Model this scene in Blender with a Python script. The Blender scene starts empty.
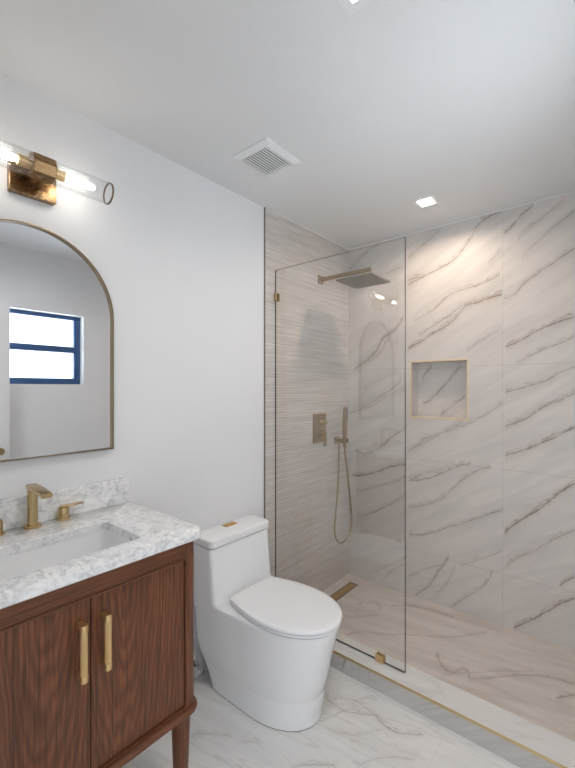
import bpy, bmesh, math, random
from mathutils import Vector, Matrix
random.seed(4)
PI = math.pi
SC = bpy.context.scene
COL = SC.collection

# ------------------------------------------------------------------ camera
cam_data = bpy.data.cameras.new('camera')
cam = bpy.data.objects.new('camera', cam_data)
COL.objects.link(cam)
cam.location = (1.5767, 0.0, 1.394)
cam.rotation_euler = (PI/2, 0, 0.6977)
cam_data.sensor_fit = 'AUTO'
cam_data.sensor_width = 36.0
cam_data.lens = 398.37/768*36.0
cam_data.shift_y = 5.08/768
cam_data.clip_start = 0.02
SC.camera = cam

# ------------------------------------------------------------------ world and exposure
SKY, YARD = 2.1, 13.0
world = bpy.data.worlds.new('daylight'); SC.world = world
world.use_nodes = True
wt = world.node_tree
bg = wt.nodes['Background']
# soft overcast daylight, with a brighter sunlit yard low on the window side
def wmath(op, x, y=None):
    q = wt.nodes.new('ShaderNodeMath'); q.operation = op
    for i, v in enumerate((x, y)):
        if v is None: continue
        if isinstance(v, (int, float)): q.inputs[i].default_value = v
        else: wt.links.new(v, q.inputs[i])
    return q.outputs[0]
wco = wt.nodes.new('ShaderNodeTexCoord')
wdot = wt.nodes.new('ShaderNodeVectorMath'); wdot.operation = 'DOT_PRODUCT'
wt.links.new(wco.outputs['Generated'], wdot.inputs[0])
wdot.inputs[1].default_value = Vector((.72, -.42, -.55)).normalized()
yard = wmath('MULTIPLY', wmath('POWER', wmath('MAXIMUM', wdot.outputs['Value'], 0.0), 5.0), YARD)
wt.links.new(wmath('ADD', yard, SKY), bg.inputs['Strength'])
bg.inputs['Color'].default_value = (0.84, 0.92, 1.0, 1)
SC.view_settings.view_transform = 'Standard'
SC.view_settings.look = 'None'
SC.view_settings.gamma = 1.0
SC.view_settings.use_curve_mapping = False
SC.view_settings.exposure = 0.55
SHOWER_LAMP = 470.0
ROOM_LAMP = 400.0
BULB = 11.0

# ------------------------------------------------------------------ helpers
def lin(c):
    return tuple(((v/255)/12.92 if v/255 <= .04045 else ((v/255+.055)/1.055)**2.4) for v in c) + (1.0,)

def tag(o, label=None, cat=None, group=None, kind=None):
    if label: o['label'] = label
    if cat: o['category'] = cat
    if group: o['group'] = group
    if kind: o['kind'] = kind
    return o

def obj(name, bm, m, parent=None, smooth=False, world=True):
    """link a bmesh (world coordinates) as one mesh object, kept in place under its parent"""
    bmesh.ops.recalc_face_normals(bm, faces=bm.faces)
    me = bpy.data.meshes.new(name)
    bm.to_mesh(me); bm.free()
    ms = m if isinstance(m, (list, tuple)) else [m]
    for q in ms: me.materials.append(q)
    o = bpy.data.objects.new(name, me); COL.objects.link(o)
    if smooth:
        for p in me.polygons: p.use_smooth = True
        try: me.set_sharp_from_angle(angle=math.radians(smooth if smooth is not True else 40))
        except Exception: pass
    if parent is not None:
        o.parent = parent
        if world:
            loc = Vector((0, 0, 0)); q = parent
            while q is not None: loc += q.location; q = q.parent
            me.transform(Matrix.Translation(-loc))
    return o

def thing(name, label, cat, loc=(0, 0, 0), group=None):
    o = bpy.data.objects.new(name, None); COL.objects.link(o)
    o.empty_display_size = .05
    o.location = loc
    return tag(o, label, cat, group)

def struct(name, bm, m, smooth=False):
    return tag(obj(name, bm, m, smooth=smooth), kind='structure')

def box(bm, x0, x1, y0, y1, z0, z1, bev=0, seg=2):
    vs = [bm.verts.new((x, y, z)) for x in (x0, x1) for y in (y0, y1) for z in (z0, z1)]
    fs = [bm.faces.new([vs[i] for i in q]) for q in ((0,1,3,2),(4,6,7,5),(0,4,5,1),(2,3,7,6),(0,2,6,4),(1,5,7,3))]
    if bev:
        es = set(e for f in fs for e in f.edges)
        bmesh.ops.bevel(bm, geom=list(es), offset=bev, segments=seg, affect='EDGES', profile=.5)
    return bm

def nb(): return bmesh.new()

def frame_of(d):
    d = d.normalized()
    a = Vector((0, 0, 1)) if abs(d.z) < .9 else Vector((1, 0, 0))
    u = d.cross(a).normalized(); v = d.cross(u).normalized()
    return d, u, v

def lathe(bm, p, d, prof, n=32, flute=0, amp=0):
    """profile [(t, r)] turned about the axis through p along d"""
    p = Vector(p); d, u, v = frame_of(Vector(d))
    rings = []
    for t, r in prof:
        if r <= 1e-6:
            rings.append([bm.verts.new(p+d*t)]); continue
        ring = []
        for k in range(n):
            a = 2*PI*k/n
            rr = r*(1+amp*math.cos(flute*a)) if flute else r
            ring.append(bm.verts.new(p+d*t+(u*math.cos(a)+v*math.sin(a))*rr))
        rings.append(ring)
    for a, b in zip(rings, rings[1:]):
        for k in range(n):
            k2 = (k+1) % n
            if len(a) == 1 and len(b) == 1: continue
            if len(a) == 1: bm.faces.new((a[0], b[k], b[k2]))
            elif len(b) == 1: bm.faces.new((a[k], b[0], a[k2]))
            else: bm.faces.new((a[k], b[k], b[k2], a[k2]))
    return bm

def cyl(bm, p, d, length, r, n=32, bev=0):
    b = bev
    prof = [(0, 0), (0, r-b), (b, r), (length-b, r), (length, r-b), (length, 0)] if b else [(0, 0), (0, r), (length, r), (length, 0)]
    return lathe(bm, p, d, prof, n)

def tube(bm, pts, r, n=10, cap=True):
    pts = [Vector(p) for p in pts]
    prev_u = None; rings = []
    for i, p in enumerate(pts):
        a = pts[max(i-1, 0)]; b = pts[min(i+1, len(pts)-1)]
        d = (b-a).normalized()
        if prev_u is None: _, u, v = frame_of(d)
        else:
            u = (prev_u-d*prev_u.dot(d)).normalized(); v = d.cross(u)
        prev_u = u
        rr = r(i) if callable(r) else r
        rings.append([bm.verts.new(p+(u*math.cos(2*PI*k/n)+v*math.sin(2*PI*k/n))*rr) for k in range(n)])
    for a, b in zip(rings, rings[1:]):
        for k in range(n): bm.faces.new((a[k], b[k], b[(k+1) % n], a[(k+1) % n]))
    if cap:
        bm.faces.new(rings[0][::-1]); bm.faces.new(rings[-1])
    return bm

def spline(pts, n=8):
    P = [Vector(p) for p in pts]; P = [2*P[0]-P[1]]+P+[2*P[-1]-P[-2]]
    out = []
    for i in range(1, len(P)-2):
        for k in range(n):
            t = k/n
            a, b, c, d = P[i-1:i+3]
            out.append(.5*((2*b)+(c-a)*t+(2*a-5*b+4*c-d)*t*t+(3*b-a-3*c+d)*t**3))
    return out+[P[-2]]

def loft(bm, loops, cap0=True, cap1=True):
    rings = [[bm.verts.new(p) for p in L] for L in loops]
    n = len(rings[0])
    for a, b in zip(rings, rings[1:]):
        for k in range(n): bm.faces.new((a[k], b[k], b[(k+1) % n], a[(k+1) % n]))
    if cap0: bm.faces.new(rings[0][::-1])
    if cap1: bm.faces.new(rings[-1])
    return bm

def rrect(x0, x1, y0, y1, rs, n=6):
    """rounded rectangle outline, corner radii rs = (x0y0, x1y0, x1y1, x0y1)"""
    out = []
    for (cx, cy, a0), r in zip(((x0, y0, PI), (x1, y0, 1.5*PI), (x1, y1, 0), (x0, y1, .5*PI)), rs):
        r = max(r, 1e-4)
        ox = cx+(r if cx == x0 else -r); oy = cy+(r if cy == y0 else -r)
        for k in range(n+1):
            a = a0+.5*PI*k/n
            out.append((ox+r*math.cos(a), oy+r*math.sin(a)))
    return out

def at_z(L, z): return [(x, y, z) for x, y in L]

def prism(bm, L, z0, z1, bev=0):
    """rounded prism: outline L (x, y) from z0 to z1, its rims eased by bev"""
    if not bev: return loft(bm, [at_z(L, z0), at_z(L, z1)])
    cx = sum(p[0] for p in L)/len(L); cy = sum(p[1] for p in L)/len(L)
    wx = max(abs(p[0]-cx) for p in L); wy = max(abs(p[1]-cy) for p in L)
    def ins(d): return [(cx+(x-cx)*(1-d/wx), cy+(y-cy)*(1-d/wy)) for x, y in L]
    loops = []
    for k in range(4):
        a = .5*PI*k/3; loops.append(at_z(ins(bev*(1-math.sin(a))), z0+bev*(1-math.cos(a))))
    for k in range(4):
        a = .5*PI*k/3; loops.append(at_z(ins(bev*(1-math.cos(a))), z1-bev*(1-math.sin(a))))
    return loft(bm, loops)

# ------------------------------------------------------------------ materials
class NT:
    def __init__(s, name):
        s.m = bpy.data.materials.new(name); s.m.use_nodes = True
        s.t = s.m.node_tree; s.b = s.t.nodes['Principled BSDF']
        s.co = None
    def n(s, typ, **kw):
        q = s.t.nodes.new(typ)
        for k, v in kw.items(): setattr(q, k, v)
        return q
    def link(s, a, b): s.t.links.new(a, b)
    def math(s, op, a, b=None, c=None, clamp=False):
        q = s.n('ShaderNodeMath', operation=op, use_clamp=clamp)
        for i, v in enumerate((a, b, c)):
            if v is None: continue
            if isinstance(v, (int, float)): q.inputs[i].default_value = v
            else: s.link(v, q.inputs[i])
        return q.outputs[0]
    def coords(s):
        if s.co is None: s.co = s.n('ShaderNodeTexCoord').outputs['Object']
        return s.co
    def xyz(s):
        q = s.n('ShaderNodeSeparateXYZ'); s.link(s.coords(), q.inputs[0]); return q.outputs
    def mapping(s, scale=(1, 1, 1), rot=(0, 0, 0), loc=(0, 0, 0)):
        q = s.n('ShaderNodeMapping'); s.link(s.coords(), q.inputs[0])
        q.inputs['Scale'].default_value = scale; q.inputs['Rotation'].default_value = rot; q.inputs['Location'].default_value = loc
        return q.outputs[0]
    def noise(s, vec, scale, detail=4, rough=.5, dist=0):
        q = s.n('ShaderNodeTexNoise'); s.link(vec, q.inputs['Vector'])
        q.inputs['Scale'].default_value = scale; q.inputs['Detail'].default_value = detail
        q.inputs['Roughness'].default_value = rough; q.inputs['Distortion'].default_value = dist
        return q.outputs['Fac']
    def ramp(s, fac, stops):
        q = s.n('ShaderNodeValToRGB'); s.link(fac, q.inputs[0])
        e = q.color_ramp.elements
        while len(e) < len(stops): e.new(.5)
        for el, (p, c) in zip(e, stops): el.position = p; el.color = c if len(c) == 4 else lin(c)
        return q.outputs[0]
    def fac(s, v, a, b, c=0, d=1):
        q = s.n('ShaderNodeMapRange'); s.link(v, q.inputs[0])
        for i, k in enumerate((a, b, c, d)): q.inputs[i+1].default_value = k
        return q.outputs[0]
    def mix(s, f, a, b, mode='MIX'):
        q = s.n('ShaderNodeMix', data_type='RGBA', blend_type=mode)
        for i, v in ((0, f), (6, a), (7, b)):
            if isinstance(v, (int, float)): q.inputs[i].default_value = v
            elif isinstance(v, tuple): q.inputs[i].default_value = v if len(v) == 4 else lin(v)
            else: s.link(v, q.inputs[i])
        return q.outputs[2]
    def bump(s, h, strength=.3, dist=.002):
        q = s.n('ShaderNodeBump'); s.link(h, q.inputs['Height'])
        q.inputs['Strength'].default_value = strength; q.inputs['Distance'].default_value = dist
        s.link(q.outputs[0], s.b.inputs['Normal'])
    def done(s, col=None, rough=.5, metal=0, spec=.5):
        if col is not None:
            if isinstance(col, tuple): s.b.inputs['Base Color'].default_value = col if len(col) == 4 else lin(col)
            else: s.link(col, s.b.inputs['Base Color'])
        if isinstance(rough, (int, float)): s.b.inputs['Roughness'].default_value = rough
        else: s.link(rough, s.b.inputs['Roughness'])
        s.b.inputs['Metallic'].default_value = metal
        s.b.inputs['Specular IOR Level'].default_value = spec
        return s.m

def paint(name, c, rough=.6, bump=.05):
    t = NT(name); f = t.noise(t.coords(), 260, 3)
    t.bump(f, bump, .001)
    g = t.noise(t.coords(), 3, 2)
    return t.done(t.mix(g, tuple(max(v-2, 0) for v in c), c), rough)

def metal(name, c, rough=.3, brushed=(14, 14, 120)):
    t = NT(name)
    f = t.noise(t.mapping(brushed), 3, 3)
    r = t.fac(f, .3, .7, rough-.02, rough+.04)
    return t.done(t.mix(f, tuple(int(v*.96) for v in c), c), r, 1.0)

def plain(name, c, rough=.4, spec=.5):
    t = NT(name); f = t.noise(t.coords(), 30, 2)
    return t.done(t.mix(f, tuple(max(0, v-2) for v in c), c), rough, 0, spec)

def emit(name, c, s):
    t = NT(name)
    e = t.n('ShaderNodeEmission'); e.inputs[0].default_value = c+(1,); e.inputs[1].default_value = s
    t.link(e.outputs[0], t.t.nodes['Material Output'].inputs[0])
    return t.m

def glass(name, tint=(.985, .99, .985), f0=.04, rough=0.0):
    t = NT(name)
    a = t.n('ShaderNodeBsdfTransparent'); a.inputs[0].default_value = tint+(1,)
    g = t.n('ShaderNodeBsdfGlossy'); g.inputs['Roughness'].default_value = rough
    w = t.n('ShaderNodeLayerWeight'); w.inputs[0].default_value = .5
    p = t.math('POWER', w.outputs['Facing'], 5.0)
    f = t.math('MULTIPLY_ADD', p, 1-f0, f0)
    x = t.n('ShaderNodeMixShader'); t.link(f, x.inputs[0]); t.link(a.outputs[0], x.inputs[1]); t.link(g.outputs[0], x.inputs[2])
    t.link(x.outputs[0], t.t.nodes['Material Output'].inputs[0])
    return t.m

def vein_marble(name, base, veincol, axes, veins, seams, U1, V1, warp=.012, rough=.42, cloud=.5, generic_from=None, wscale=.00062, ridges=.18, joint=.45, clouds=(226, 223, 219)):
    """large-format porcelain: the veins of the real slabs as curves v(u) in metres, plus faint clouding and joints"""
    t = NT(name); S = t.xyz()
    u, v = S[axes[0]], S[axes[1]]
    n1 = t.noise(t.coords(), 11, 3, .6); n2 = t.noise(t.coords(), 55, 3, .6)
    d1 = t.math('MULTIPLY', t.math('SUBTRACT', n1, .5), warp*2.2)
    d2 = t.math('MULTIPLY', t.math('SUBTRACT', n2, .5), warp)
    vw = t.math('ADD', v, t.math('ADD', d1, d2))
    vn = t.math('DIVIDE', vw, V1); un = t.math('DIVIDE', u, U1)
    patch = t.fac(t.noise(t.coords(), 16, 4, .65), .3, .58, .45, 1.15)
    off = t.math('MULTIPLY', t.fac(t.noise(t.coords(), 20, 3, .6), .3, .75, .0, .03), 1.0/V1)
    patch2 = t.fac(t.noise(t.coords(), 26, 4, .7), .4, .62, 0, .75)
    acc = None
    for pts, st, wd in veins:
        fc = t.n('ShaderNodeFloatCurve'); cv = fc.mapping.curves[0]
        P = [(max(0, min(1, a/U1)), max(0, min(1, b/V1))) for a, b in pts]
        cv.points[0].location = P[0]; cv.points[1].location = P[-1]
        for q in P[1:-1]: cv.points.new(*q)
        fc.mapping.update(); t.link(un, fc.inputs['Value'])
        w = wd*wscale/V1
        d = t.math('SUBTRACT', vn, fc.outputs[0])
        d2_ = t.math('MULTIPLY', d, d)
        core = t.math('DIVIDE', w*w, t.math('ADD', d2_, w*w))
        db = t.math('SUBTRACT', d, off)
        w2 = w*1.5
        strand = t.math('MULTIPLY', t.math('DIVIDE', w2*w2, t.math('ADD', t.math('MULTIPLY', db, db), w2*w2)), patch2)
        core = t.math('MAXIMUM', core, strand)
        w3 = w*9
        halo = t.math('MULTIPLY', t.math('DIVIDE', w3*w3, t.math('ADD', d2_, w3*w3)), .2)
        m = t.math('ADD', core, halo)
        a, b = P[0][0], P[-1][0]; fade = .012
        e0 = t.fac(un, a-.002, a+fade*.4); e1 = t.fac(un, b+.002, b-fade*.4)
        m = t.math('MULTIPLY', m, t.math('MULTIPLY', e0, e1))
        m = t.math('MULTIPLY', m, st)
        acc = m if acc is None else t.math('MAXIMUM', acc, m)
    acc = t.math('MULTIPLY', acc, patch, clamp=True)
    # faint diagonal clouding
    rot = (0, .55, 0) if axes == (0, 2) else (0, 0, -.15)
    sc = (1.2, 1.2, 9) if axes == (0, 2) else (1.2, 7, 1)
    mp = t.mapping((1, 1, 1), rot)
    mp2 = t.n('ShaderNodeMapping'); t.link(mp, mp2.inputs[0]); mp2.inputs['Scale'].default_value = sc
    cl = t.fac(t.noise(mp2.outputs[0], 1.6, 6, .62, .4), .38, .68)
    fine = t.fac(t.noise(mp2.outputs[0], 9, 5, .7), .45, .7)
    ridge = t.math('ABSOLUTE', t.math('SUBTRACT', t.noise(mp2.outputs[0], 1.1, 5, .55, .3), .5))
    rg = t.fac(ridge, 0, .02, 1, 0)
    if generic_from is not None:
        rg = t.math('MULTIPLY', rg, t.math('MULTIPLY', t.fac(u, generic_from, generic_from+.03), .7))
    else: rg = t.math('MULTIPLY', rg, ridges)
    acc = t.math('MAXIMUM', acc, rg)
    col = t.mix(t.math('MULTIPLY', cl, cloud), base, clouds)
    col = t.mix(t.math('MULTIPLY', fine, cloud*.5), col, tuple(int(v*.93) for v in base))
    vc = t.mix(t.fac(t.noise(t.coords(), 5, 2), .42, .7), veincol, tuple(int(q*.55+w_*.45) for q, w_ in zip(veincol, (160, 118, 78))))
    col = t.mix(acc, col, vc)
    for ax, vals in seams:
        for s_ in vals:
            if isinstance(s_, tuple): pos, wid = s_
            else: pos, wid = s_, .0011
            d = t.math('ABSOLUTE', t.math('SUBTRACT', S[ax], pos))
            g = t.math('MULTIPLY', t.math('LESS_THAN', d, wid), joint)
            col = t.mix(g, col, (140, 134, 128))
    return t.done(col, rough)

def wood(name, kind='plain', y0=0):
    t = NT(name); S = t.xyz()
    if kind == 'door':
        nz = t.noise(t.mapping((1, 4, .8)), 2.2, 2, .45)
        a = t.math('ADD', t.math('SUBTRACT', S[1], y0), t.math('MULTIPLY', t.math('SUBTRACT', nz, .5), .05))
        b = t.math('ADD', t.math('MULTIPLY', t.math('SUBTRACT', S[2], .95), .16), t.math('MULTIPLY', t.math('SUBTRACT', nz, .5), .04))
        r = t.math('SQRT', t.math('ADD', t.math('MULTIPLY', a, a), t.math('MULTIPLY', b, b)))
        w = t.math('SINE', t.math('ADD', t.math('MULTIPLY', r, 520), t.math('MULTIPLY', t.noise(t.mapping((1, 40, 5)), 1.0, 4, .6), 13)))
        w = t.math('ADD', t.math('MULTIPLY', t.fac(w, -1, 1), .45), t.math('MULTIPLY', t.noise(t.mapping((1, 150, 3)), 1.0, 4, .7), .55))
        st = (70, 130, 4)
    elif kind == 'rail':
        w = t.noise(t.mapping((40, 3, 60)), 1.5, 5, .6); st = (120, 5, 220)
    else:
        w = t.noise(t.mapping((40, 40, 3)), 1.5, 5, .6); st = (160, 160, 5)
    pores = t.fac(t.noise(t.mapping(st), 1.0, 4, .7), .42, .66)
    base = t.ramp(w, [(0, (84, 49, 31)), (.5, (122, 75, 48)), (1, (144, 93, 60))])
    big = t.noise(t.mapping((3, 5, 1.2)), 1.5, 3)
    base = t.mix(t.fac(big, .35, .65, 0, .35), base, (100, 58, 40))
    col = t.mix(t.math('MULTIPLY', pores, .75), base, (62, 35, 23))
    t.bump(pores, -.15, .001)
    return t.done(col, .42, 0, .4)

def carrara(name):
    t = NT(name)
    a = t.noise(t.mapping((1, .8, 1), (0, 0, .6)), 30, 8, .7, 1.0)
    b = t.noise(t.mapping((1, 1, 1), (.3, .4, .7)), 8, 6, .6, 2.2)
    r = t.math('ABSOLUTE', t.math('SUBTRACT', b, .5))
    vn = t.fac(r, 0, .055, 1, 0)
    m = t.noise(t.coords(), 14, 5, .7, .8)
    col = t.ramp(a, [(.3, (196, 197, 200)), (.46, (236, 236, 236)), (.6, (250, 249, 248))])
    col = t.mix(t.math('MULTIPLY', vn, t.fac(m, .42, .66, .0, .6)), col, (150, 151, 155))
    sp = t.fac(t.noise(t.coords(), 70, 4, .7), .5, .75, 0, .25)
    col = t.mix(sp, col, (186, 187, 190))
    return t.done(col, .16)

def ribbed_tile(name):
    """thin ledger-look wall tile: long wavy horizontal ribs in greige"""
    t = NT(name); S = t.xyz()
    wv = t.noise(t.mapping((1, 3.2, 26)), 1.0, 3, .5)
    z = t.math('ADD', S[2], t.math('MULTIPLY', t.math('SUBTRACT', wv, .5), .016))
    rib = t.fac(t.math('SINE', t.math('MULTIPLY', z, 2*PI/.0165)), -1, 1)
    tone = t.noise(t.mapping((1, 2.2, 62)), 1.0, 4, .65)
    tone2 = t.noise(t.mapping((1, 5, 160)), 1.0, 3, .6)
    col = t.ramp(tone, [(.3, (192, 184, 177)), (.5, (210, 203, 197)), (.68, (221, 215, 210))])
    col = t.mix(t.fac(tone2, .45, .75, 0, .4), col, (176, 165, 156))
    col = t.mix(t.fac(rib, .0, .3, .18, 0), col, (160, 150, 141))
    # staggered end joints between the 30 x 60 cm tiles
    for s_ in (1.843, 2.14, 2.44):
        d = t.math('ABSOLUTE', t.math('SUBTRACT', S[1], s_))
        col = t.mix(t.math('MULTIPLY', t.math('LESS_THAN', d, .0013), .35), col, (222, 216, 208))
    h = t.math('ADD', rib, t.math('MULTIPLY', tone, .6))
    t.bump(h, .4, .003)
    return t.done(col, .38)

WALL_VEINS = [
    ([[0.468,2.273],[0.541,2.329],[0.632,2.377],[0.691,2.425]], 0.5, 3),
    ([[0.468,2.098],[0.541,2.126],[0.642,2.158],[0.739,2.188],[0.794,2.224],[0.839,2.28],[0.883,2.335],[0.909,2.384],[0.96,2.416],[1.034,2.426]], 0.75, 4),
    ([[0.468,2.125],[0.521,2.136],[0.582,2.133]], 0.6, 4),
    ([[0.892,2.407],[0.9,2.349],[0.952,2.436],[1.037,2.434]], 0.5, 3),
    ([[0.968,2.15],[1.042,2.215]], 0.4, 3),
    ([[0.51,1.847],[0.603,1.886],[0.681,1.935],[0.739,1.989],[0.83,2.009],[0.918,2.023],[1.034,2.066]], 0.6, 3),
    ([[0.468,1.666],[0.541,1.702],[0.623,1.745],[0.72,1.795],[0.785,1.845],[0.839,1.905],[0.9,1.915],[0.985,1.939],[1.042,1.949]], 0.9, 4),
    ([[0.541,1.742],[0.662,1.82],[0.739,1.86],[0.821,1.913],[0.918,1.931],[1.042,1.961]], 0.6, 3),
    ([[0.839,1.623],[0.9,1.666],[0.968,1.706],[1.042,1.75]], 0.4, 3),
    ([[1.05,2.302],[1.097,2.334],[1.143,2.383],[1.202,2.425]], 0.7, 4),
    ([[1.12,2.25],[1.187,2.31],[1.259,2.35],[1.349,2.414]], 0.4, 3),
    ([[1.143,2.141],[1.202,2.196],[1.274,2.263],[1.329,2.298],[1.389,2.338]], 0.5, 3),
    ([[1.05,1.921],[1.112,1.947],[1.165,1.998],[1.231,2.046],[1.301,2.09],[1.389,2.141]], 0.65, 4),
    ([[1.058,1.637],[1.127,1.667],[1.202,1.712],[1.274,1.747],[1.342,1.767],[1.389,1.775]], 0.75, 5),
    ([[1.112,1.546],[1.173,1.577],[1.259,1.623],[1.329,1.643],[1.389,1.679]], 0.55, 4),
    ([[1.057,1.374],[1.16,1.405],[1.241,1.433],[1.319,1.481],[1.389,1.511]], 0.6, 4),
    ([[1.057,1.183],[1.16,1.227],[1.241,1.292],[1.319,1.335],[1.389,1.372]], 0.65, 5),
    ([[1.273,1.116],[1.389,1.202]], 0.5, 4),
    ([[0.555,1.057],[0.709,1.119],[0.852,1.177],[0.967,1.248],[1.045,1.31]], 0.5, 3),
    ([[0.474,0.979],[0.601,1.054],[0.709,1.121],[0.833,1.193]], 0.5, 3),
    ([[0.474,0.773],[0.601,0.81],[0.709,0.862],[0.813,0.918],[0.872,0.936]], 0.85, 3),
    ([[0.474,0.792],[0.645,0.864],[0.833,0.939]], 0.5, 3),
    ([[0.474,0.595],[0.601,0.641],[0.709,0.705],[0.782,0.787],[0.852,0.861],[0.985,0.929]], 0.6, 3),
    ([[0.474,0.414],[0.601,0.442],[0.73,0.515],[0.852,0.58],[0.948,0.637],[1.045,0.69]], 0.7, 2.5),
    ([[0.521,0.023],[0.623,0.123],[0.677,0.227],[0.741,0.331]], 0.85, 3),
    ([[0.474,0.133],[0.601,0.215],[0.73,0.285]], 0.4, 3),
    ([[0.645,0.053],[0.73,0.167],[0.782,0.3]], 0.4, 3),
    ([[0.751,0.013],[0.852,0.122],[0.939,0.212],[0.995,0.31]], 0.65, 3),
    ([[0.803,0.295],[0.93,0.372],[1.045,0.453]], 0.3, 4),
    ([[1.057,1.007],[1.16,1.051],[1.257,1.109],[1.389,1.195]], 0.75, 5),
    ([[1.054,0.554],[1.126,0.638],[1.209,0.713],[1.273,0.781],[1.334,0.846],[1.389,0.9]], 1, 5),
    ([[1.057,0.358],[1.126,0.436],[1.209,0.496],[1.288,0.572],[1.389,0.65]], 0.45, 4),
    ([[1.319,0.336],[1.389,0.405]], 0.9, 3.5),
    ([[1.101,0.02],[1.177,0.087],[1.257,0.168],[1.319,0.232],[1.389,0.292]], 0.95, 4),
    ([[0.003,2.285],[0.093,2.346],[0.189,2.402],[0.281,2.431]], 0.5, 4),
    ([[0.053,1.543],[0.151,1.6],[0.244,1.679],[0.281,1.743],[0.334,1.78],[0.395,1.823],[0.441,1.89]], 0.9, 4),
    ([[0.151,1.583],[0.263,1.653],[0.317,1.732],[0.343,1.759]], 0.5, 3),
    ([[0.189,2.182],[0.317,2.209],[0.437,2.226]], 0.35, 4),
    ([[0.003,1.201],[0.112,1.257],[0.226,1.311],[0.317,1.37],[0.429,1.451]], 0.55, 4),
    ([[0.131,1.386],[0.281,1.469],[0.42,1.507]], 0.3, 4),
    ([[0.024,1.214],[0.202,1.277],[0.353,1.362],[0.452,1.403]], 0.4, 4),
    ([[0.058,0.939],[0.202,0.939],[0.294,1.004],[0.381,1.079],[0.46,1.138]], 0.75, 4),
    ([[0.041,0.748],[0.202,0.79],[0.323,0.842],[0.46,0.886]], 0.85, 4),
    ([[0.074,0.449],[0.233,0.524],[0.381,0.62],[0.46,0.688]], 0.5, 5),
    ([[0.074,0.637],[0.264,0.71],[0.46,0.794]], 0.35, 6),
    ([[0.171,0.045],[0.294,0.137],[0.41,0.21],[0.46,0.264]], 0.4, 3),
    ([[0.264,0.017],[0.353,0.126],[0.46,0.211]], 0.4, 3),
]
SHOWER_VEINS = [
    ([[0.256,2.136],[0.29,2.27],[0.306,2.166],[0.322,2.338],[0.426,2.279]], 0.6, 3),
    ([[0.296,2.071],[0.371,2.159],[0.44,2.229]], 0.55, 3),
    ([[0.386,1.925],[0.449,2.02],[0.536,2.061],[0.642,2.149],[0.709,2.195]], 0.5, 3),
    ([[0.449,2.377],[0.518,2.434],[0.564,2.46],[0.6,2.469]], 0.5, 3),
    ([[0.531,2.459],[0.644,2.489],[0.797,2.496]], 0.5, 3),
    ([[0.649,2.153],[0.839,2.287],[0.993,2.467]], 0.45, 3),
    ([[1.025,2.017],[1.131,2.124],[1.223,2.219],[1.409,2.303]], 0.5, 5),
    ([[1.352,2.137],[1.415,2.222]], 0.8, 4),
    ([[0.829,2.114],[0.949,2.009],[0.972,2.067],[1.033,1.988]], 0.45, 5),
    ([[0.907,1.954],[1.09,2.139],[1.25,2.273]], 0.3, 5),
]
FLOOR_VEINS = [
    ([[0.578,1.505],[0.665,1.562],[0.805,1.531],[0.865,1.526],[0.965,1.584]], 0.55, 3),
    ([[0.631,1.441],[0.661,1.496],[0.681,1.591],[0.738,1.623]], 0.4, 3),
    ([[0.665,1.358],[0.755,1.408],[0.833,1.513]], 0.35, 4),
    ([[0.827,1.284],[0.869,1.37],[0.983,1.455]], 0.3, 6),
    ([[0.24,0.983],[0.307,1.035],[0.381,1.081]], 0.4, 3),
    ([[0.642,1.137],[0.697,1.192],[0.768,1.247]], 0.6, 3),
    ([[0.534,1.493],[0.598,1.481],[0.693,1.499],[0.788,1.555]], 0.5, 3),
    ([[0.605,1.366],[0.634,1.426],[0.66,1.496],[0.716,1.518]], 0.45, 3),
]

# ------------------------------------------------------------------ material set
NICHE_VEINS = [
    ([[0.533,1.3],[0.586,1.32],[0.651,1.386],[0.696,1.441],[0.75,1.504],[0.784,1.547]], 0.7, 4),
    ([[0.651,1.219],[0.705,1.267],[0.75,1.304],[0.81,1.346]], 0.6, 4),
    ([[0.529,1.452],[0.558,1.509],[0.596,1.545]], 0.8, 4),
]
VEIN = (124, 107, 97)
M = {}
M['wall'] = paint('wall_paint', (236, 236, 237), .65)
M['ceiling'] = paint('ceiling_paint', (228, 228, 228), .75)
M['wall_marble'] = vein_marble('marble_wall_slabs', (218, 211, 205), VEIN, (0, 2), WALL_VEINS+NICHE_VEINS,
                               [(0, [1.045]), (2, [.315, .925, 1.535])], 1.6, 2.5, generic_from=1.42, cloud=.55, clouds=(190, 185, 181))
M['shower_marble'] = vein_marble('marble_shower_floor', (222, 214, 207), (116, 98, 86), (0, 1), SHOWER_VEINS,
                                 [(0, [1.035])], 1.6, 2.7, generic_from=1.42, cloud=.7, clouds=(192, 180, 170), ridges=.35, joint=.2)
M['floor_marble'] = vein_marble('marble_floor_tiles', (237, 235, 232), (146, 138, 132), (0, 1), FLOOR_VEINS,
                                [(0, [.42, 1.03]), (1, [.42, 1.03])], 1.6, 2.7, cloud=.5, clouds=(216, 213, 210), ridges=.22, joint=.15)
M['curb_marble'] = vein_marble('marble_curb_slab', (229, 226, 222), (160, 152, 146), (0, 1),
                               [([[.3, 1.75], [.55, 1.72], [.8, 1.76]], .3, 3)], [], 1.6, 2.7, cloud=.35, clouds=(206, 204, 202))
M['curb_face_shaded'] = vein_marble('marble_curb_face_shaded', (196, 192, 187), (120, 108, 98), (0, 2),
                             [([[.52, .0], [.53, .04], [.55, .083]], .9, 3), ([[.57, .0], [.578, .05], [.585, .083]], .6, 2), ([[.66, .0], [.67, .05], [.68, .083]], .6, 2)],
                             [(0, [.62])], 1.6, 2.5, cloud=.5, clouds=(158, 156, 154))  # grey veined stone, with the shade of the front side put into its colour
M['ribbed'] = ribbed_tile('ribbed_ledger_tile')
M['edge_trim'] = plain('grey_tile_edge_trim', (128, 122, 112), .4)
M['gold_trim'] = metal('pale_gold_trim', (214, 188, 140), .35)
M['niche_trim'] = plain('cream_niche_trim', (222, 205, 170), .4)
M['brass'] = metal('brushed_brass', (204, 180, 134), .2, (3, 3, 20))
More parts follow.
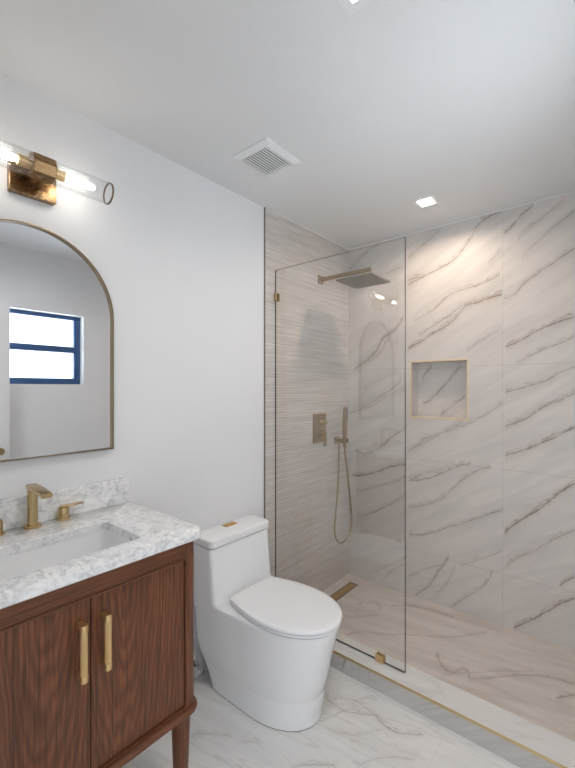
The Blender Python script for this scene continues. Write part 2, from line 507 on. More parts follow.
M['antique'] = metal('antique_brass_lamp', (150, 120, 86), .26)
M['brass_light'] = metal('satin_brass', (226, 194, 142), .42)
M['bronze'] = metal('brushed_champagne_bronze', (176, 158, 128), .32)
M['drain'] = metal('aged_brass_drain', (205, 166, 104), .5)
M['chrome'] = metal('chrome', (205, 205, 208), .12)
M['steel_face'] = metal('satin_nickel_face', (150, 144, 134), .4)
M['rubber_and_shade'] = plain('grey_rubber_and_seam_shade', (92, 88, 84), .6)  # nozzle rubber; the same grey paints the shade in the toilet seams
M['porcelain'] = plain('white_porcelain', (246, 246, 246), .10, .5)
M['porcelain_basin'] = plain('white_basin_porcelain', (250, 250, 250), .12, .5)
M['seat'] = plain('white_toilet_seat', (246, 246, 247), .2)
M['carrara'] = carrara('white_grey_carrara')
M['oak'] = wood('walnut_stained_oak_posts', 'post')
M['oak_rail'] = wood('walnut_stained_oak_rail', 'rail')
M['oak_l'] = wood('walnut_stained_oak_door_a', 'door', -.10)
M['oak_r'] = wood('walnut_stained_oak_door_b', 'door', .10)
M['dark'] = plain('dark_cabinet_inside', (30, 18, 13), .8)
M['frame_metal'] = metal('thin_antique_brass_frame', (128, 110, 84), .3)
tm = NT('silvered_mirror'); M['mirror'] = tm.done((226, 228, 230), 0.0, 1.0)
M['glass'] = glass('clear_screen_glass', (.995, 1.0, 1.0), .075)
M['glass_edge'] = plain('dark_green_glass_edge', (44, 52, 50), .2)
M['glass_rim'] = plain('pale_polished_glass_rim', (176, 168, 154), .15)
M['shade'] = glass('clear_fluted_glass', (.985, .99, .99), .05, .02)
M['pane'] = glass('window_pane_glass', (.97, .98, .98), .04)
M['blue'] = plain('navy_blue_window_frame', (58, 90, 134), .35)
M['white_door'] = plain('white_painted_door', (232, 231, 230), .45)
M['white_plastic'] = plain('white_grille_plastic', (232, 232, 232), .5)
M['vent_dark'] = plain('dark_duct', (48, 48, 50), .8)
M['led_warm'] = emit('warm_led_panel', (1.0, .82, .66), SHOWER_LAMP)
M['led_room'] = emit('neutral_led_panel', (1.0, .97, .94), ROOM_LAMP)
M['bulb'] = emit('glowing_bulb', (1.0, .93, .84), BULB)

# ------------------------------------------------------------------ setting
W, D, H = 1.85, 2.588, 2.44
YF = .06
struct('floor', box(nb(), -.1, 1.98, -.06, 1.69, -.1, 0), M['floor_marble'])
struct('floor_shower', box(nb(), -.1, 1.98, 1.81, 2.75, -.1, .01), M['shower_marble'])
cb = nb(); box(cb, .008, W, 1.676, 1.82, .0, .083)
o = struct('trim_curb', cb, [M['curb_marble'], M['curb_face_shaded']])
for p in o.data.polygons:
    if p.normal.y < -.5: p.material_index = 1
struct('trim_curb_edge', box(nb(), .008, W, 1.672, 1.6795, .0765, .085, .0012, 1), M['gold_trim'])
WELLS = [(.702, .780, 2.162, 2.244), (1.020, 1.098, .860, .938)]
cg = nb(); hc = .012
xs = sorted({-.1, 1.98, *[v for q in WELLS for v in q[:2]]}); ys = sorted({-.06, 2.75, *[v for q in WELLS for v in q[2:]]})
gv = {(i, k, l): cg.verts.new((x, y, H+l*hc)) for i, x in enumerate(xs) for k, y in enumerate(ys) for l in (0, 1)}
for i in range(len(xs)-1):
    for k in range(len(ys)-1):
        well = any(xs[i] >= q[0]-1e-6 and xs[i+1] <= q[1]+1e-6 and ys[k] >= q[2]-1e-6 and ys[k+1] <= q[3]+1e-6 for q in WELLS)
        l = 1 if well else 0
        cg.faces.new((gv[i, k, l], gv[i+1, k, l], gv[i+1, k+1, l], gv[i, k+1, l]))
        if well:
            for p, q in (((i, k), (i+1, k)), ((i+1, k), (i+1, k+1)), ((i+1, k+1), (i, k+1)), ((i, k+1), (i, k))):
                cg.faces.new((gv[p+(0,)], gv[q+(0,)], gv[q+(1,)], gv[p+(1,)]))
for v in [v for v in cg.verts if not v.link_faces]: cg.verts.remove(v)
box(cg, -.1, 1.98, -.06, 2.75, H+hc+.002, H+.1)
struct('ceiling', cg, M['ceiling'])
struct('wall_left', box(nb(), -.1, 0, -.06, 2.75, 0, H), M['wall'])
struct('wall_shower', box(nb(), 0, .008, 1.672, D, .01, H-.004), M['ribbed'])
struct('trim_shower', box(nb(), 0, .0095, 1.6685, 1.672, 0, H-.002), M['edge_trim'])
cl = nb(); box(cl, .008, .012, 1.672, D-.004, H-.005, H); box(cl, .008, W, D-.004, D, H-.005, H)
struct('trim_ceiling', cl, M['white_plastic'])

NX0, NX1, NZ0, NZ1, ND = .497, .846, 1.21, 1.572, .1
wb = nb()
xs, zs = (-.1, NX0, NX1, 1.98), (0.0, NZ0, NZ1, H)
gv = {(i, k): wb.verts.new((xs[i], D, zs[k])) for i in range(4) for k in range(4)}
for i in range(3):
    for k in range(3):
        if (i, k) != (1, 1): wb.faces.new((gv[i, k], gv[i+1, k], gv[i+1, k+1], gv[i, k+1]))
fr = [gv[1, 1], gv[2, 1], gv[2, 2], gv[1, 2]]
bk = [wb.verts.new((v.co.x, D+ND, v.co.z)) for v in fr]
for k in range(4): wb.faces.new((fr[k], fr[(k+1) % 4], bk[(k+1) % 4], bk[k]))
wb.faces.new(bk)
og = [gv[0, 0], gv[3, 0], gv[3, 3], gv[0, 3]]
struct('wall_back', wb, M['wall_marble'])
struct('wall_back_core', box(nb(), -.1, 1.98, D+ND+.001, D+.2, 0, H), M['wall'])
nt = nb(); e = .011; q = D-.002
for a in ((NX0-e, NX0, NZ0-e, NZ1+e), (NX1, NX1+e, NZ0-e, NZ1+e), (NX0, NX1, NZ0-e, NZ0), (NX0, NX1, NZ1, NZ1+e)):
    box(nt, a[0], a[1], q, D+.004, a[2], a[3], .0008, 1)
struct('trim_niche', nt, M['niche_trim'])

# unseen hall outside the doorway; its side wall is added to block yard light
struct('floor_hall', box(nb(), -1.5, 1.98, -2.5, -.06, -.1, 0), M['floor_marble'])
struct('wall_hall_blocker', box(nb(), 1.98, 2.1, -2.5, 0.0, -.1, H+.1), M['wall'])
# right wall with the window opening
WY0, WY1, WZ0, WZ1 = .62, 1.435, 1.432, 1.99
wr = nb()
for a in ((-.06, 2.75, 0, WZ0), (-.06, 2.75, WZ1, H), (-.06, WY0, WZ0, WZ1), (WY1, 2.75, WZ0, WZ1)):
    box(wr, W, W+.13, *a)
struct('wall_right', wr, M['wall'])
wf = nb(); X0, X1 = W+.062, W+.1
box(wf, X0, X1, WY0, WY1, WZ0, WZ0+.048, .003, 1); box(wf, X0, X1, WY0, WY1, WZ1-.03, WZ1, .003, 1)
box(wf, X0, X1, WY0, WY0+.048, WZ0+.048, WZ1-.03, .003, 1); box(wf, X0, X1, WY1-.048, WY1, WZ0+.048, WZ1-.03, .003, 1)
box(wf, X0-.006, X1, WY0+.048, WY1-.048, 1.69, 1.738, .003, 1)
win = struct('window_1', wf, M['blue'])
for a, b in ((WZ0+.048, 1.69), (1.738, WZ1-.03)):
    obj('pane', box(nb(), X0+.018, X0+.022, WY0+.048, WY1-.048, a, b), M['pane'], win)
# front wall with the doorway the picture is taken from
wfr = nb(); box(wfr, 0, 1.02, -.06, YF, 0, H); box(wfr, 1.02, 1.825, -.06, YF, 2.03, H); box(wfr, 1.825, W, -.06, YF, 0, H)
struct('wall_front', wfr, M['wall'])
dr = struct('door_1', box(nb(), 1.785, 1.82, .105, .902, .008, 2.0, .002, 1), M['white_door'])
h = nb(); cyl(h, (1.785, .845, .957), (-1, 0, 0), .008, .026, 24); cyl(h, (1.778, .845, .957), (-1, 0, 0), .042, .009, 16)
box(h, 1.733, 1.747, .74, .856, .945, .968, .003, 2)
obj('door_handle', h, M['brass'], dr, smooth=35)

# ------------------------------------------------------------------ vanity
V = thing('vanity_cabinet', 'dark walnut-stained two-door vanity cabinet on tapered legs under the marble top', 'cabinet', (.25, .477, 0))
vx0, vx1, vy0, vy1, vz0, vz1 = .012, .488, .128, .830, .350, .899
b = nb()
for y0, y1, rs in ((vy0, vy0+.047, (.004, .032, .002, .002)), (vy1-.047, vy1, (.002, .002, .032, .004))):
    prism(b, rrect(vx1-.06, vx1, y0, y1, rs), vz0, vz1)
    prism(b, rrect(vx0, vx0+.05, y0, y1, (.003,)*4, 2), vz0, vz1)
for y in (vy0+.003, vy1-.015): box(b, vx0+.04, vx1-.05, y, y+.012, vz0, vz1)
box(b, vx0, vx0+.01, vy0+.03, vy1-.03, vz0, vz1)
obj('carcass', b, M['oak'], V, smooth=35)
b = nb(); box(b, vx1-.03, vx1-.001, vy0+.045, vy1-.045, .840, vz1)
box(b, vx1-.03, vx1+.0035, vy0+.046, vy1-.046, .836, .842, .0015, 1)
obj('top_rail', b, M['oak_rail'], V)
b = nb(); box(b, vx1-.03, vx1-.001, vy0+.045, vy1-.045, vz0, .356)
obj('bottom_rail', b, M['oak_rail'], V)
obj('inside_panel', box(nb(), vx1-.038, vx1-.032, vy0+.02, vy1-.02, vz0, vz1-.01), M['dark'], V)
b = nb(); prism(b, rrect(vx0, vx1+.016, vy0-.012, vy1+.012, (.004, .05, .05, .004), 8), .327, .3505, .011)
obj('base_moulding', b, M['oak_rail'], V, smooth=50)
mid = .482
for y0, y1, m, hy in ((vy0+.0495, mid-.0013, 'oak_l', .451), (mid+.0013, vy1-.0495, 'oak_r', .514)):
    d = obj('door', box(nb(), vx1-.03, vx1-.007, y0, y1, .3585, .8335, .0012, 1), M[m], V)
    hb = nb(); xf = vx1-.007
    for z in (.645, .776):
        box(hb, xf, xf+.03, hy-.0075, hy+.0075, z-.008, z+.008, .0015, 1)
        lathe(hb, (xf+.031, hy, z-.009), (0, 0, 1), [(0, 0), (0, .0095), (.001, .0104), (.017, .0104), (.018, .0095), (.018, 0)], 20)
    lathe(hb, (xf+.031, hy, .655), (0, 0, 1), [(-.003, .0088), (.115, .0088)], 48, 24, .03)
    obj('handle', hb, M['brass_light'], d, smooth=30)
for lx in (.06, .452):
    for ly in (.170, .788):
        b = nb()
        lathe(b, (lx, ly, 0), (0, 0, 1), [(0, 0), (0, .017), (.003, .0185), (.18, .0265), (.327, .0315), (.327, 0)], 28)
        obj('leg', b, M['oak'], V, smooth=40)

# countertop with its sink cut-out
CZ0, CZ1 = .900, .9285
CT = thing('countertop', 'white and grey veined marble vanity top with rounded front corners', 'countertop', (.25, .477, CZ0))
SX0, SX1, SY0, SY1 = .178, .424, .288, .666
outer = rrect(.001, .514, .104, .851, (.003, .055, .055, .003), 10)
inner = rrect(SX0, SX1, SY0, SY1, (.022,)*4, 8)
b = nb()
def ring_edges(L, z):
    vs = [b.verts.new((x, y, z)) for x, y in L]
    return vs, [b.edges.new((vs[k], vs[(k+1) % len(vs)])) for k in range(len(vs))]
def inset(L, d):
    cx = sum(p[0] for p in L)/len(L); cy = sum(p[1] for p in L)/len(L)
    wx = max(abs(p[0]-cx) for p in L); wy = max(abs(p[1]-cy) for p in L)
    return [(cx+(x-cx)*(1-d/wx), cy+(y-cy)*(1-d/wy)) for x, y in L]
ovs = []
for L, z in ((inset(outer, .004), CZ0), (outer, CZ0+.004), (outer, CZ1-.009), (inset(outer, .0026), CZ1-.0026), (inset(outer, .009), CZ1)): ovs.append(ring_edges(L, z))
ivs = []
for L, z in ((inner, CZ0), (inner, CZ1-.0025), (inset(inner, -.0025), CZ1)): ivs.append(ring_edges(L, z))
for S_ in (ovs, ivs):
    for (va, _), (vb, _) in zip(S_, S_[1:]):
        n = len(va)
        for k in range(n): b.faces.new((va[k], va[(k+1) % n], vb[(k+1) % n], vb[k]))
bmesh.ops.triangle_fill(b, use_beauty=True, edges=ovs[-1][1]+ivs[-1][1])
bmesh.ops.triangle_fill(b, use_beauty=True, edges=ovs[0][1]+ivs[0][1])
obj('slab', b, M['carrara'], CT, smooth=30)
obj('backsplash', box(nb(), .001, .021, .112, .839, CZ1, 1.03, .002, 2), M['carrara'], CT)

# undermount basin
SK = thing('sink', 'white rectangular undermount basin set into the marble vanity top', 'sink', (.30, .477, .75))
b = nb()
loops = []
zt = CZ0-.0005
for d, z, r in ((-.022, zt, .03), (-.004, zt, .024), (-.003, zt-.05, .026), (.004, zt-.105, .034), (.014, zt-.125, .045), (.034, zt-.134, .05), (.10, zt-.139, .03)):
    loops.append(at_z(rrect(SX0+d, SX1-d, SY0+d, SY1-d, (max(.004, min(r, .12-d)),)*4, 6), z))
down = [at_z(rrect(SX0-d, SX1+d, SY0-d, SY1+d, (.03,)*4, 6), z) for d, z in ((.022, zt-.012), (.012, zt-.02), (.01, zt-.11), (-.02, zt-.15))]
loft(b, loops[::-1]+down, True, True)
obj('basin', b, M['porcelain_basin'], SK, smooth=50)
b = nb(); lathe(b, (.30, .477, zt-.1388), (0, 0, 1), [(0, 0), (0, .024), (.003, .022), (.005, .014), (.008, .012), (.009, 0)], 28)
obj('drain_stopper', b, M['brass'], SK, smooth=40)

# widespread faucet
FA = thing('faucet', 'brushed brass faucet with angular spout and two lever handles on the marble vanity top', 'faucet', (.055, .477, CZ1))
b = nb(); fx, fy = .055, .477
lathe(b, (fx, fy, CZ1), (0, 0, 1), [(0, 0), (0, .026), (.008, .026), (.010, .024), (.010, 0)], 36)
obj('spout_base', b, M['brass'], FA, smooth=40)
b = nb()
lathe(b, (fx, fy, CZ1+.009), (0, 0, 1), [(0, .0155), (.122, .0155)], 32)
# the spout: flat bar that leaves the column top and slopes gently down towards the bowl
def bar_section(x, z, w, t, tilt):
    out = []
    for yy, tt in rrect(-w, w, -t, t, (.005,)*4, 3): out.append((x-math.sin(tilt)*tt*-1, fy+yy, z+math.cos(tilt)*tt))
    return out
secs = [(0,)*5, (fx-.0155, 1.062, .0155, .007, 0), (fx-.010, 1.0645, .0165, .0085, .0), (fx+.02, 1.0645, .017, .0085, .02), (fx+.06, 1.0630, .0172, .008, .06), (fx+.115, 1.0585, .0172, .0072, .12), (fx+.132, 1.0560, .0165, .0068, .15)]
loft(b, [bar_section(*s_) for s_ in secs[1:]])
obj('spout', b, M['brass'], FA, smooth=40)
b = nb(); cyl(b, (fx+.116, fy, 1.0535), (.12, 0, -1), .006, .0125, 24, .001)
obj('aerator', b, M['brass_light'], FA, smooth=40)
for hy, s_ in ((.577, 1), (.377, -1)):
    b = nb(); hx = .048
    lathe(b, (hx, hy, CZ1), (0, 0, 1), [(0, 0), (0, .0225), (.006, .0225), (.008, .0205), (.008, 0)], 32)
    lathe(b, (hx, hy, CZ1+.007), (0, 0, 1), [(0, .0175), (.034, .0175), (.0365, .0165), (.0365, 0)], 32)
    hh = obj('handle', b, M['brass'], FA, smooth=40)
    b = nb(); box(b, hx-.008, hx+.008, min(hy-s_*.012, hy+s_*.066), max(hy-s_*.012, hy+s_*.066), CZ1+.0435, CZ1+.0505, .002, 2)
    obj('lever', b, M['brass'], hh, smooth=40)

# ------------------------------------------------------------------ arched mirror
MI = thing('mirror', 'arched wall mirror in a thin brass frame above the vanity', 'mirror', (.001, .478, 1.155))
R_, my, mz0, mzs = .2945, .4775, 1.156, 1.666
def arch(r, zb, n=48):
    return [(my-r, zb), (my+r, zb)]+[(my+r*math.cos(PI*k/n), mzs+r*math.sin(PI*k/n)) for k in range(n+1)]
b = nb()
Lo, Li = arch(R_, mz0), arch(R_-.0042, mz0+.0042)
def rg(L, x): return [b.verts.new((x, y, z)) for y, z in L]
A0, A1, B1, B0 = rg(Lo, .001), rg(Lo, .027), rg(Li, .027), rg(Li, .001)
n = len(Lo)
for P_, Q_ in ((A0, A1), (A1, B1), (B1, B0), (B0, A0)):
    for k in range(n): b.faces.new((P_[k], P_[(k+1) % n], Q_[(k+1) % n], Q_[k]))
obj('frame', b, M['frame_metal'], MI, smooth=30)
b = nb(); Lg = arch(R_-.0045, mz0+.0045)
loft(b, [[(.004, y, z) for y, z in Lg], [(.015, y, z) for y, z in Lg]])
obj('mirror_glass', b, M['mirror'], MI)

# ------------------------------------------------------------------ vanity light
WL = thing('wall_light', 'brass vanity wall light with two clear fluted glass tubes above the mirror', 'wall light', (.001, .487, 2.10))
ax, ly, lz = .10, .490, 2.128
obj('backplate', box(nb(), .001, .026, .418, .562, 2.056, 2.158, .002, 2), M['antique'], WL)
b = nb(); box(b, .026, ax, ly-.016, ly+.016, lz-.022, lz+.012, .001, 1)
lathe(b, (ax, ly-.034, lz), (0, 1, 0), [(0, 0), (0, .040), (.002, .0415), (.066, .0415), (.068, .040), (.068, 0)], 8)
obj('body', b, M['antique'], WL, smooth=20)
for s_ in (-1, 1):
    y0 = ly+s_*.034
    b = nb(); lathe(b, (ax, y0, lz), (0, s_, 0), [(0, .017), (.036, .017), (.036, 0)], 24, 12, .04)
    obj('socket', b, M['brass_light'], WL, smooth=30)
    b = nb()
    lathe(b, (ax, y0+s_*.036, lz), (0, s_, 0), [(0, .0085), (.012, .011), (.035, .0125), (.085, .0125), (.098, .0095), (.104, .004), (.105, 0)], 20)
    obj('bulb', b, M['bulb'], WL, smooth=True)
    b = nb(); L_ = .188
    lathe(b, (ax, y0, lz), (0, s_, 0), [(0, .0385), (L_, .0385), (L_, .0355), (0, .0355)], 96, 24, .018)
    g = obj('glass_shade', b, M['shade'], WL, smooth=30)
    b = nb(); lathe(b, (ax, y0+s_*L_, lz), (0, s_, 0), [(0, .0352), (0, .0395), (.005, .0395), (.005, .0352), (0, .0352)], 40)
    obj('end_ring', b, M['frame_metal'], g, smooth=30)

# ------------------------------------------------------------------ toilet
TY = 1.355
TO = thing('toilet', 'white one-piece skirted toilet with closed lid beside the vanity', 'toilet', (.3, TY, 0))
def dshape(xb, xf, w, z, xm=None, r=.035, n=24, p=2.15, back=None):
    """plan outline of the skirted bowl: straight sides, elliptic nose, eased rear corners"""
    xm = xb+(xf-xb)*.50 if xm is None else xm
    L = []
    for k in range(n+1):
        a = -.5*PI+PI*k/n
        c, s_ = math.cos(a), math.sin(a)
        L.append((xm+(xf-xm)*abs(c)**(2/p), TY+w*math.copysign(abs(s_)**(2/p), s_), z))
    wb_ = w if back is None else back
    def ease(t): q = min(1, t/.5); return q*q*(3-2*q)
    for k in range(1, 11):
        t = k/10; L.append((xm+(xb+r-xm)*t*.999-.001, TY+(w+(wb_-w)*ease(t)), z))
    for k in range(1, 6):
        a = .5*PI*k/5; L.append((xb+r-r*math.sin(a), TY+wb_-r+r*math.cos(a), z))
    for k in range(0, 5):
        a = .5*PI*k/5; L.append((xb+r-r*math.cos(a), TY-wb_+r-r*math.sin(a), z))
    for k in range(10, 0, -1):
        t = k/10; L.append((xm+(xb+r-xm)*t*.999-.001, TY-(w+(wb_-w)*ease(t)), z))
    return L
b = nb()
secs = [(.0, .106, .594, .155, 0), (.003, .106, .594, .155, 0), (.0038, .100, .602, .1615, 0), (.06, .080, .608, .1635, .001), (.114, .055, .6160, .1663, .004), (.118, .053, .6150, .1658, .0045), (.122, .051, .6172, .1669, .005),
        (.17, .027, .630, .1705, .009), (.22, .012, .642, .1735, .011), (.27, .010, .653, .1765, .0115), (.33, .010, .668, .1800, .0115), (.38, .010, .680, .1828, .0125), (.402, .010, .684, .1836, .0125), (.411, .010, .683, .1826, .0125), (.415, .012, .678, .179, .0125)]
loft(b, [dshape(xb, xf, w, z, back=w+e_) for z, xb, xf, w, e_ in secs])
obj('bowl', b, M['porcelain'], TO, smooth=60)
b = nb()
def tank_loop(xf, w, z, r=.02): return at_z(rrect(.008, xf, TY-w, TY+w, (.012, r, r, .012), 7), z)
loft(b, [tank_loop(.184, .1945, .370), tank_loop(.178, .1965, .414), tank_loop(.169, .1970, .426), tank_loop(.162, .1970, .50), tank_loop(.155, .1965, .58), tank_loop(.150, .1960, .652), tank_loop(.148, .1950, .660)])
obj('tank', b, M['porcelain'], TO, smooth=60)
b = nb(); prism(b, rrect(.004, .158, TY-.200, TY+.200, (.012, .026, .026, .012), 8), .664, .704, .008)
obj('tank_lid', b, M['porcelain'], TO, smooth=60)
b = nb(); box(b, .026, .066, TY-.026, TY+.050, .7035, .706, .0008, 1); box(b, .031, .064, TY-.023, TY+.011, .706, .708, .0006, 1); box(b, .031, .064, TY+.013, TY+.047, .706, .708, .0006, 1)
obj('flush_button', b, M['drain'], TO)
def seat_loop(d, z, xb=.205, xf=.698):
    L = []; n = 30; xm = .44
    def half(t):  # t 0 at the hinge, 1 where the nose starts
        return .146+(.182-.146)*math.sin(.5*PI*t)
    for k in range(n+1):
        a = -.5*PI+PI*k/n
        c, s_ = math.cos(a), math.sin(a)
        L.append((xm+(xf-d-xm)*abs(c)**(2/2.1), TY+(.182-d)*math.copysign(abs(s_)**(2/2.1), s_), z))
    for k in range(1, 7):
        t = 1-k/7; L.append((xb+.03+(xm-xb-.03)*t, TY+half(t)-d, z))
    r = .03
    for k in range(0, 6):
        a = .5*PI*k/5; L.append((xb+d+r-r*math.sin(a), TY+.146-d-r+r*math.cos(a), z))
    for k in range(0, 6):
        a = .5*PI*k/5; L.append((xb+d+r-r*math.cos(a), TY-.146+d+r-r*math.sin(a), z))
    for k in range(6, 0, -1):
        t = 1-k/7; L.append((xb+.03+(xm-xb-.03)*t, TY-half(t)+d, z))
    return L
b = nb(); loft(b, [seat_loop(.024, .4152), seat_loop(.022, .4188), seat_loop(.004, .4197), seat_loop(.003, .4285), seat_loop(.005, .4305), seat_loop(.034, .4307)])
obj('seat', b, M['seat'], TO, smooth=50)
b = nb(); loft(b, [seat_loop(.034, .4308), seat_loop(.032, .4345), seat_loop(.001, .4350), seat_loop(.0, .436), seat_loop(.0, .4445), seat_loop(.0015, .4470), seat_loop(.005, .4485), seat_loop(.03, .4500), seat_loop(.09, .4508)])
obj('seat_lid', b, M['seat'], TO, smooth=40)

for z0, z1, d in ((.4146, .4205, .0095), (.4302, .4358, .0075)):  # dark rings added inside the seat gaps to paint their shade
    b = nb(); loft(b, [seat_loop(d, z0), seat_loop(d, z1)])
    obj('gap_shade', b, M['rubber_and_shade'], TO, smooth=50)
b = nb(); loft(b, [dshape(.102, .600, .1600, .0002), dshape(.102, .600, .1600, .0040)])  # dark ring added to paint the shade line where the base meets the floor
obj('floor_shade', b, M['rubber_and_shade'], TO, smooth=50)

SV = thing('shutoff_valve', 'small chrome water shut-off valve low on the wall behind the toilet', 'valve', (.001, 1.176, .06))
b = nb(); lathe(b, (.001, 1.176, .06), (1, 0, 0), [(0, 0), (0, .028), (.004, .026), (.006, .012), (.05, .012), (.05, .0)], 24)
obj('valve_body', b, M['chrome'], SV, smooth=40)
b = nb(); lathe(b, (.05, 1.176, .06), (1, 0, 0), [(0, 0), (0, .016), (.003, .018), (.012, .018), (.014, .015), (.014, 0)], 16, 8, .06)
obj('valve_handle', b, M['chrome'], SV, smooth=40)
b = nb(); tube(b, spline([(.032, 1.176, .07), (.032, 1.172, .10), (.024, 1.166, .16), (.014, 1.16, .22), (.008, 1.156, .26)]), .005, 10)
obj('supply_hose', b, M['chrome'], SV, smooth=True)

# ------------------------------------------------------------------ shower
GY = 1.758
SS = thing('shower_screen', 'frameless clear glass shower screen standing on the curb', 'shower screen', (.41, GY, .083))
b = nb(); box(b, .0095, .813, GY-.0045, GY+.0045, .0845, 2.096, .0014, 1)
g = obj('glass_panel', b, [M['glass'], M['glass_edge'], M['glass_rim']], SS)
for p in g.data.polygons:
    if abs(p.normal.y) < .9: p.material_index = 2 if p.normal.z > .5 else 1
b = nb(); box(b, .0085, .030, GY-.014, GY-.0045, 1.913, 1.957, .0015, 1); box(b, .0085, .030, GY+.0045, GY+.016, 1.913, 1.957, .0015, 1)
obj('wall_clip', b, M['brass'], SS)
b = nb(); box(b, .665, .708, GY-.014, GY-.0045, .0835, .117, .0015, 1); box(b, .665, .708, GY+.0045, GY+.014, .0835, .117, .0015, 1)
obj('floor_clip', b, M['brass_light'], SS)

SH = thing('rain_shower', 'square rain shower head on a straight brushed bronze wall arm', 'shower', (.0085, 2.215, 2.13))
obj('wall_flange', box(nb(), .0085, .020, 2.188, 2.242, 2.108, 2.162, .001, 1), M['bronze'], SH)
obj('arm', box(nb(), .020, .396, 2.2045, 2.2255, 2.122, 2.146, .0015, 1), M['bronze'], SH)
b = nb(); cyl(b, (.340, 2.215, 2.074), (0, 0, 1), .046, .012, 20); lathe(b, (.34, 2.215, 2.082), (0, 0, 1), [(0, .016), (.014, .016)], 20)
obj('neck', b, M['bronze'], SH, smooth=40)
hd = obj('head_plate', box(nb(), .215, .463, 2.092, 2.34, 2.064, 2.074, .0015, 1), M['steel_face'], SH)
b = nb()
for i in range(11):
    for k in range(11):
        lathe(b, (.215+.024+.02*i, 2.092+.024+.02*k, 2.0642), (0, 0, -1), [(0, .0036), (.002, .003), (.0025, 0)], 8)
tag(obj('nozzle', b, M['rubber_and_shade'], hd, smooth=True), kind='stuff')

SVv = thing('shower_valve', 'brushed bronze rectangular shower control plate with two handles on the ribbed tile wall', 'shower valve', (.0085, 2.2, 1.13))
obj('plate', box(nb(), .0085, .019, 2.130, 2.272, 1.036, 1.228, .002, 2), M['bronze'], SVv)
b = nb(); cyl(b, (.019, 2.205, 1.168), (1, 0, 0), .026, .017, 24, .001); box(b, .040, .056, 2.196, 2.236, 1.160, 1.178, .002, 2)
obj('diverter_handle', b, M['bronze'], SVv, smooth=40)
b = nb(); cyl(b, (.019, 2.205, 1.098), (1, 0, 0), .034, .021, 24, .001); box(b, .050, .064, 2.193, 2.217, 1.012, 1.112, .002, 2)
obj('mixer_handle', b, M['bronze'], SVv, smooth=40)
b = nb(); cyl(b, (.019, 2.19, 1.133), (1, 0, 0), .0012, .005, 14)
obj('indicator_dot', b, M['rubber_and_shade'], SVv)

HB = thing('shower_bracket', 'small square bronze wall bracket cradling the hand shower', 'bracket', (.0085, 2.412, 1.028))
obj('wall_plate', box(nb(), .0085, .020, 2.388, 2.436, 1.003, 1.055, .0015, 1), M['bronze'], HB)
b = nb(); box(b, .020, .062, 2.400, 2.424, 1.016, 1.042, .0015, 1)
cr = nb()
obj('outlet_arm', b, M['bronze'], HB)
for yy in (2.388, 2.4345):
    box(cr, .060, .096, yy, yy+.0055, 1.012, 1.046, .001, 1)
box(cr, .058, .062, 2.388, 2.44, 1.012, 1.046, .001, 1)
obj('cradle', cr, M['bronze'], HB)

HS = thing('hand_shower', 'slim bronze hand shower wand with metal hose held upright in its bracket', 'hand shower', (.08, 2.414, 1.02))
b = nb()
sec = []
for z, dx, hx, hy_ in ((.985, 0, .009, .009), (1.0, 0, .0105, .0105), (1.05, .0, .0115, .0125), (1.10, .0, .012, .015), (1.16, .002, .012, .018), (1.23, .006, .011, .0185), (1.262, .008, .010, .018), (1.268, .008, .008, .016)):
    sec.append(at_z(rrect(.080+dx-hx, .080+dx+hx, 2.4142-hy_, 2.4142+hy_, (.005,)*4, 4), z))
loft(b, sec); obj('handset', b, M['bronze'], HS, smooth=40)
b = nb(); box(b, .0965, .0985, 2.402, 2.4265, 1.17, 1.255, .0008, 1)
obj('spray_face', b, M['steel_face'], HS)
b = nb()
pts = spline([(.040, 2.404, 1.016), (.040, 2.402, .95), (.042, 2.388, .72), (.046, 2.345, .50), (.048, 2.335, .40), (.050, 2.372, .322), (.052, 2.438, .300), (.054, 2.505, .322), (.056, 2.545, .40), (.058, 2.540, .50), (.068, 2.475, .76), (.079, 2.420, .94), (.080, 2.4142, .987)], 14)
tube(b, pts, lambda i: .0062+.0005*(i % 2), 10)
obj('hose', b, M['bronze'], HS, smooth=True)

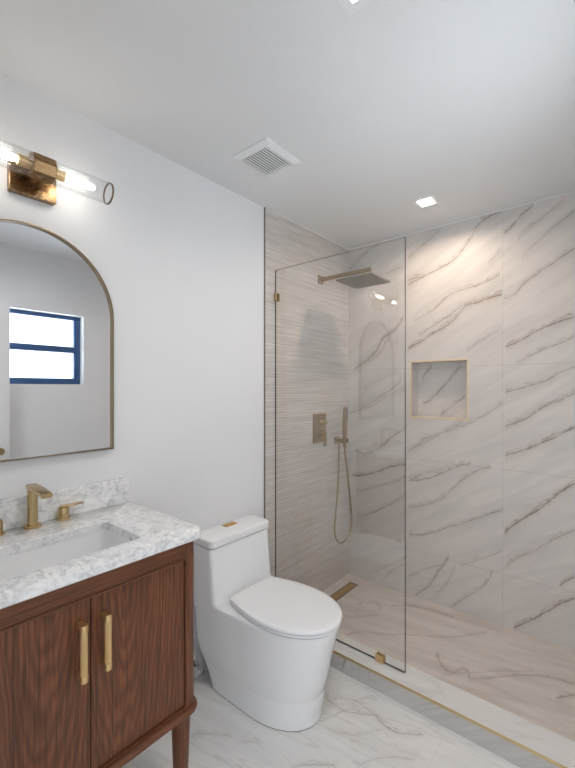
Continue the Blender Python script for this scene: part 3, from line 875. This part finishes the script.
DR = thing('shower_drain', 'long narrow brass linear drain in the marble shower floor', 'drain', (.118, 2.18, .01))
b = nb()
x0, x1, y0, y1 = .086, .150, 1.88, 2.478
for a in ((x0, x0+.004, y0, y1), (x1-.004, x1, y0, y1), (x0+.004, x1-.004, y0, y0+.004), (x0+.004, x1-.004, y1-.004, y1)): box(b, *a, .010, .0118)
obj('drain_frame', b, M['dark'], DR)
obj('grate', box(nb(), x0+.006, x1-.006, y0+.006, y1-.006, .0101, .0130, .0006, 1), M['drain'], DR)

# ------------------------------------------------------------------ ceiling fittings
def downlight(q, m, label, edge, pin):
    x0, x1, y0, y1 = q
    t = thing('recessed_light', label, 'ceiling light', ((x0+x1)/2, (y0+y1)/2, H), 'recessed ceiling lights')
    b = nb()
    for a in ((x0-edge, x0, y0-edge, y1+edge), (x1, x1+edge, y0-edge, y1+edge), (x0, x1, y0-edge, y0), (x0, x1, y1, y1+edge)): box(b, *a, H-.0035, H)
    obj('trim_ring', b, M['white_plastic'], t)
    obj('led_panel', box(nb(), x0+pin, x1-pin, y0+pin, y1-pin, H+hc-.002, H+hc-.0003), m, t)
downlight(WELLS[0], M['led_warm'], 'small lit square recessed light in the ceiling above the shower', .014, .015)
downlight(WELLS[1], M['led_room'], 'recessed ceiling light cut by the top edge of the photo', .026, .01)

VT = thing('ceiling_vent', 'square white slatted exhaust fan grille in the ceiling above the toilet', 'vent', (.34, 1.325, H))
b = nb()
vx0, vx1, vy0, vy1 = .232, .450, 1.212, 1.440
out_ = [(vx0, vy0), (vx1, vy0), (vx1, vy1), (vx0, vy1)]
lo = [(vx0+.022, vy0+.022), (vx1-.022, vy0+.022), (vx1-.022, vy1-.022), (vx0+.022, vy1-.022)]
li = [(vx0+.030, vy0+.030), (vx1-.030, vy0+.030), (vx1-.030, vy1-.030), (vx0+.030, vy1-.030)]
loft(b, [[(x, y, H) for x, y in out_], [(x, y, H-.005) for x, y in out_], [(x, y, H-.016) for x, y in lo], [(x, y, H-.016) for x, y in li], [(x, y, H) for x, y in li]], False, False)
obj('grille_frame', b, M['white_plastic'], VT)
obj('duct', box(nb(), vx0+.03, vx1-.03, vy0+.03, vy1-.03, H-.002, H), M['vent_dark'], VT)
ns = 11
for k in range(ns):
    x = vx0+.030+(vx1-vx0-.060)*(k+.5)/ns
    b = nb(); box(b, x-.0036, x+.0036, vy0+.030, vy1-.030, H-.0155, H-.013)
    obj('slat', b, M['white_plastic'], VT)
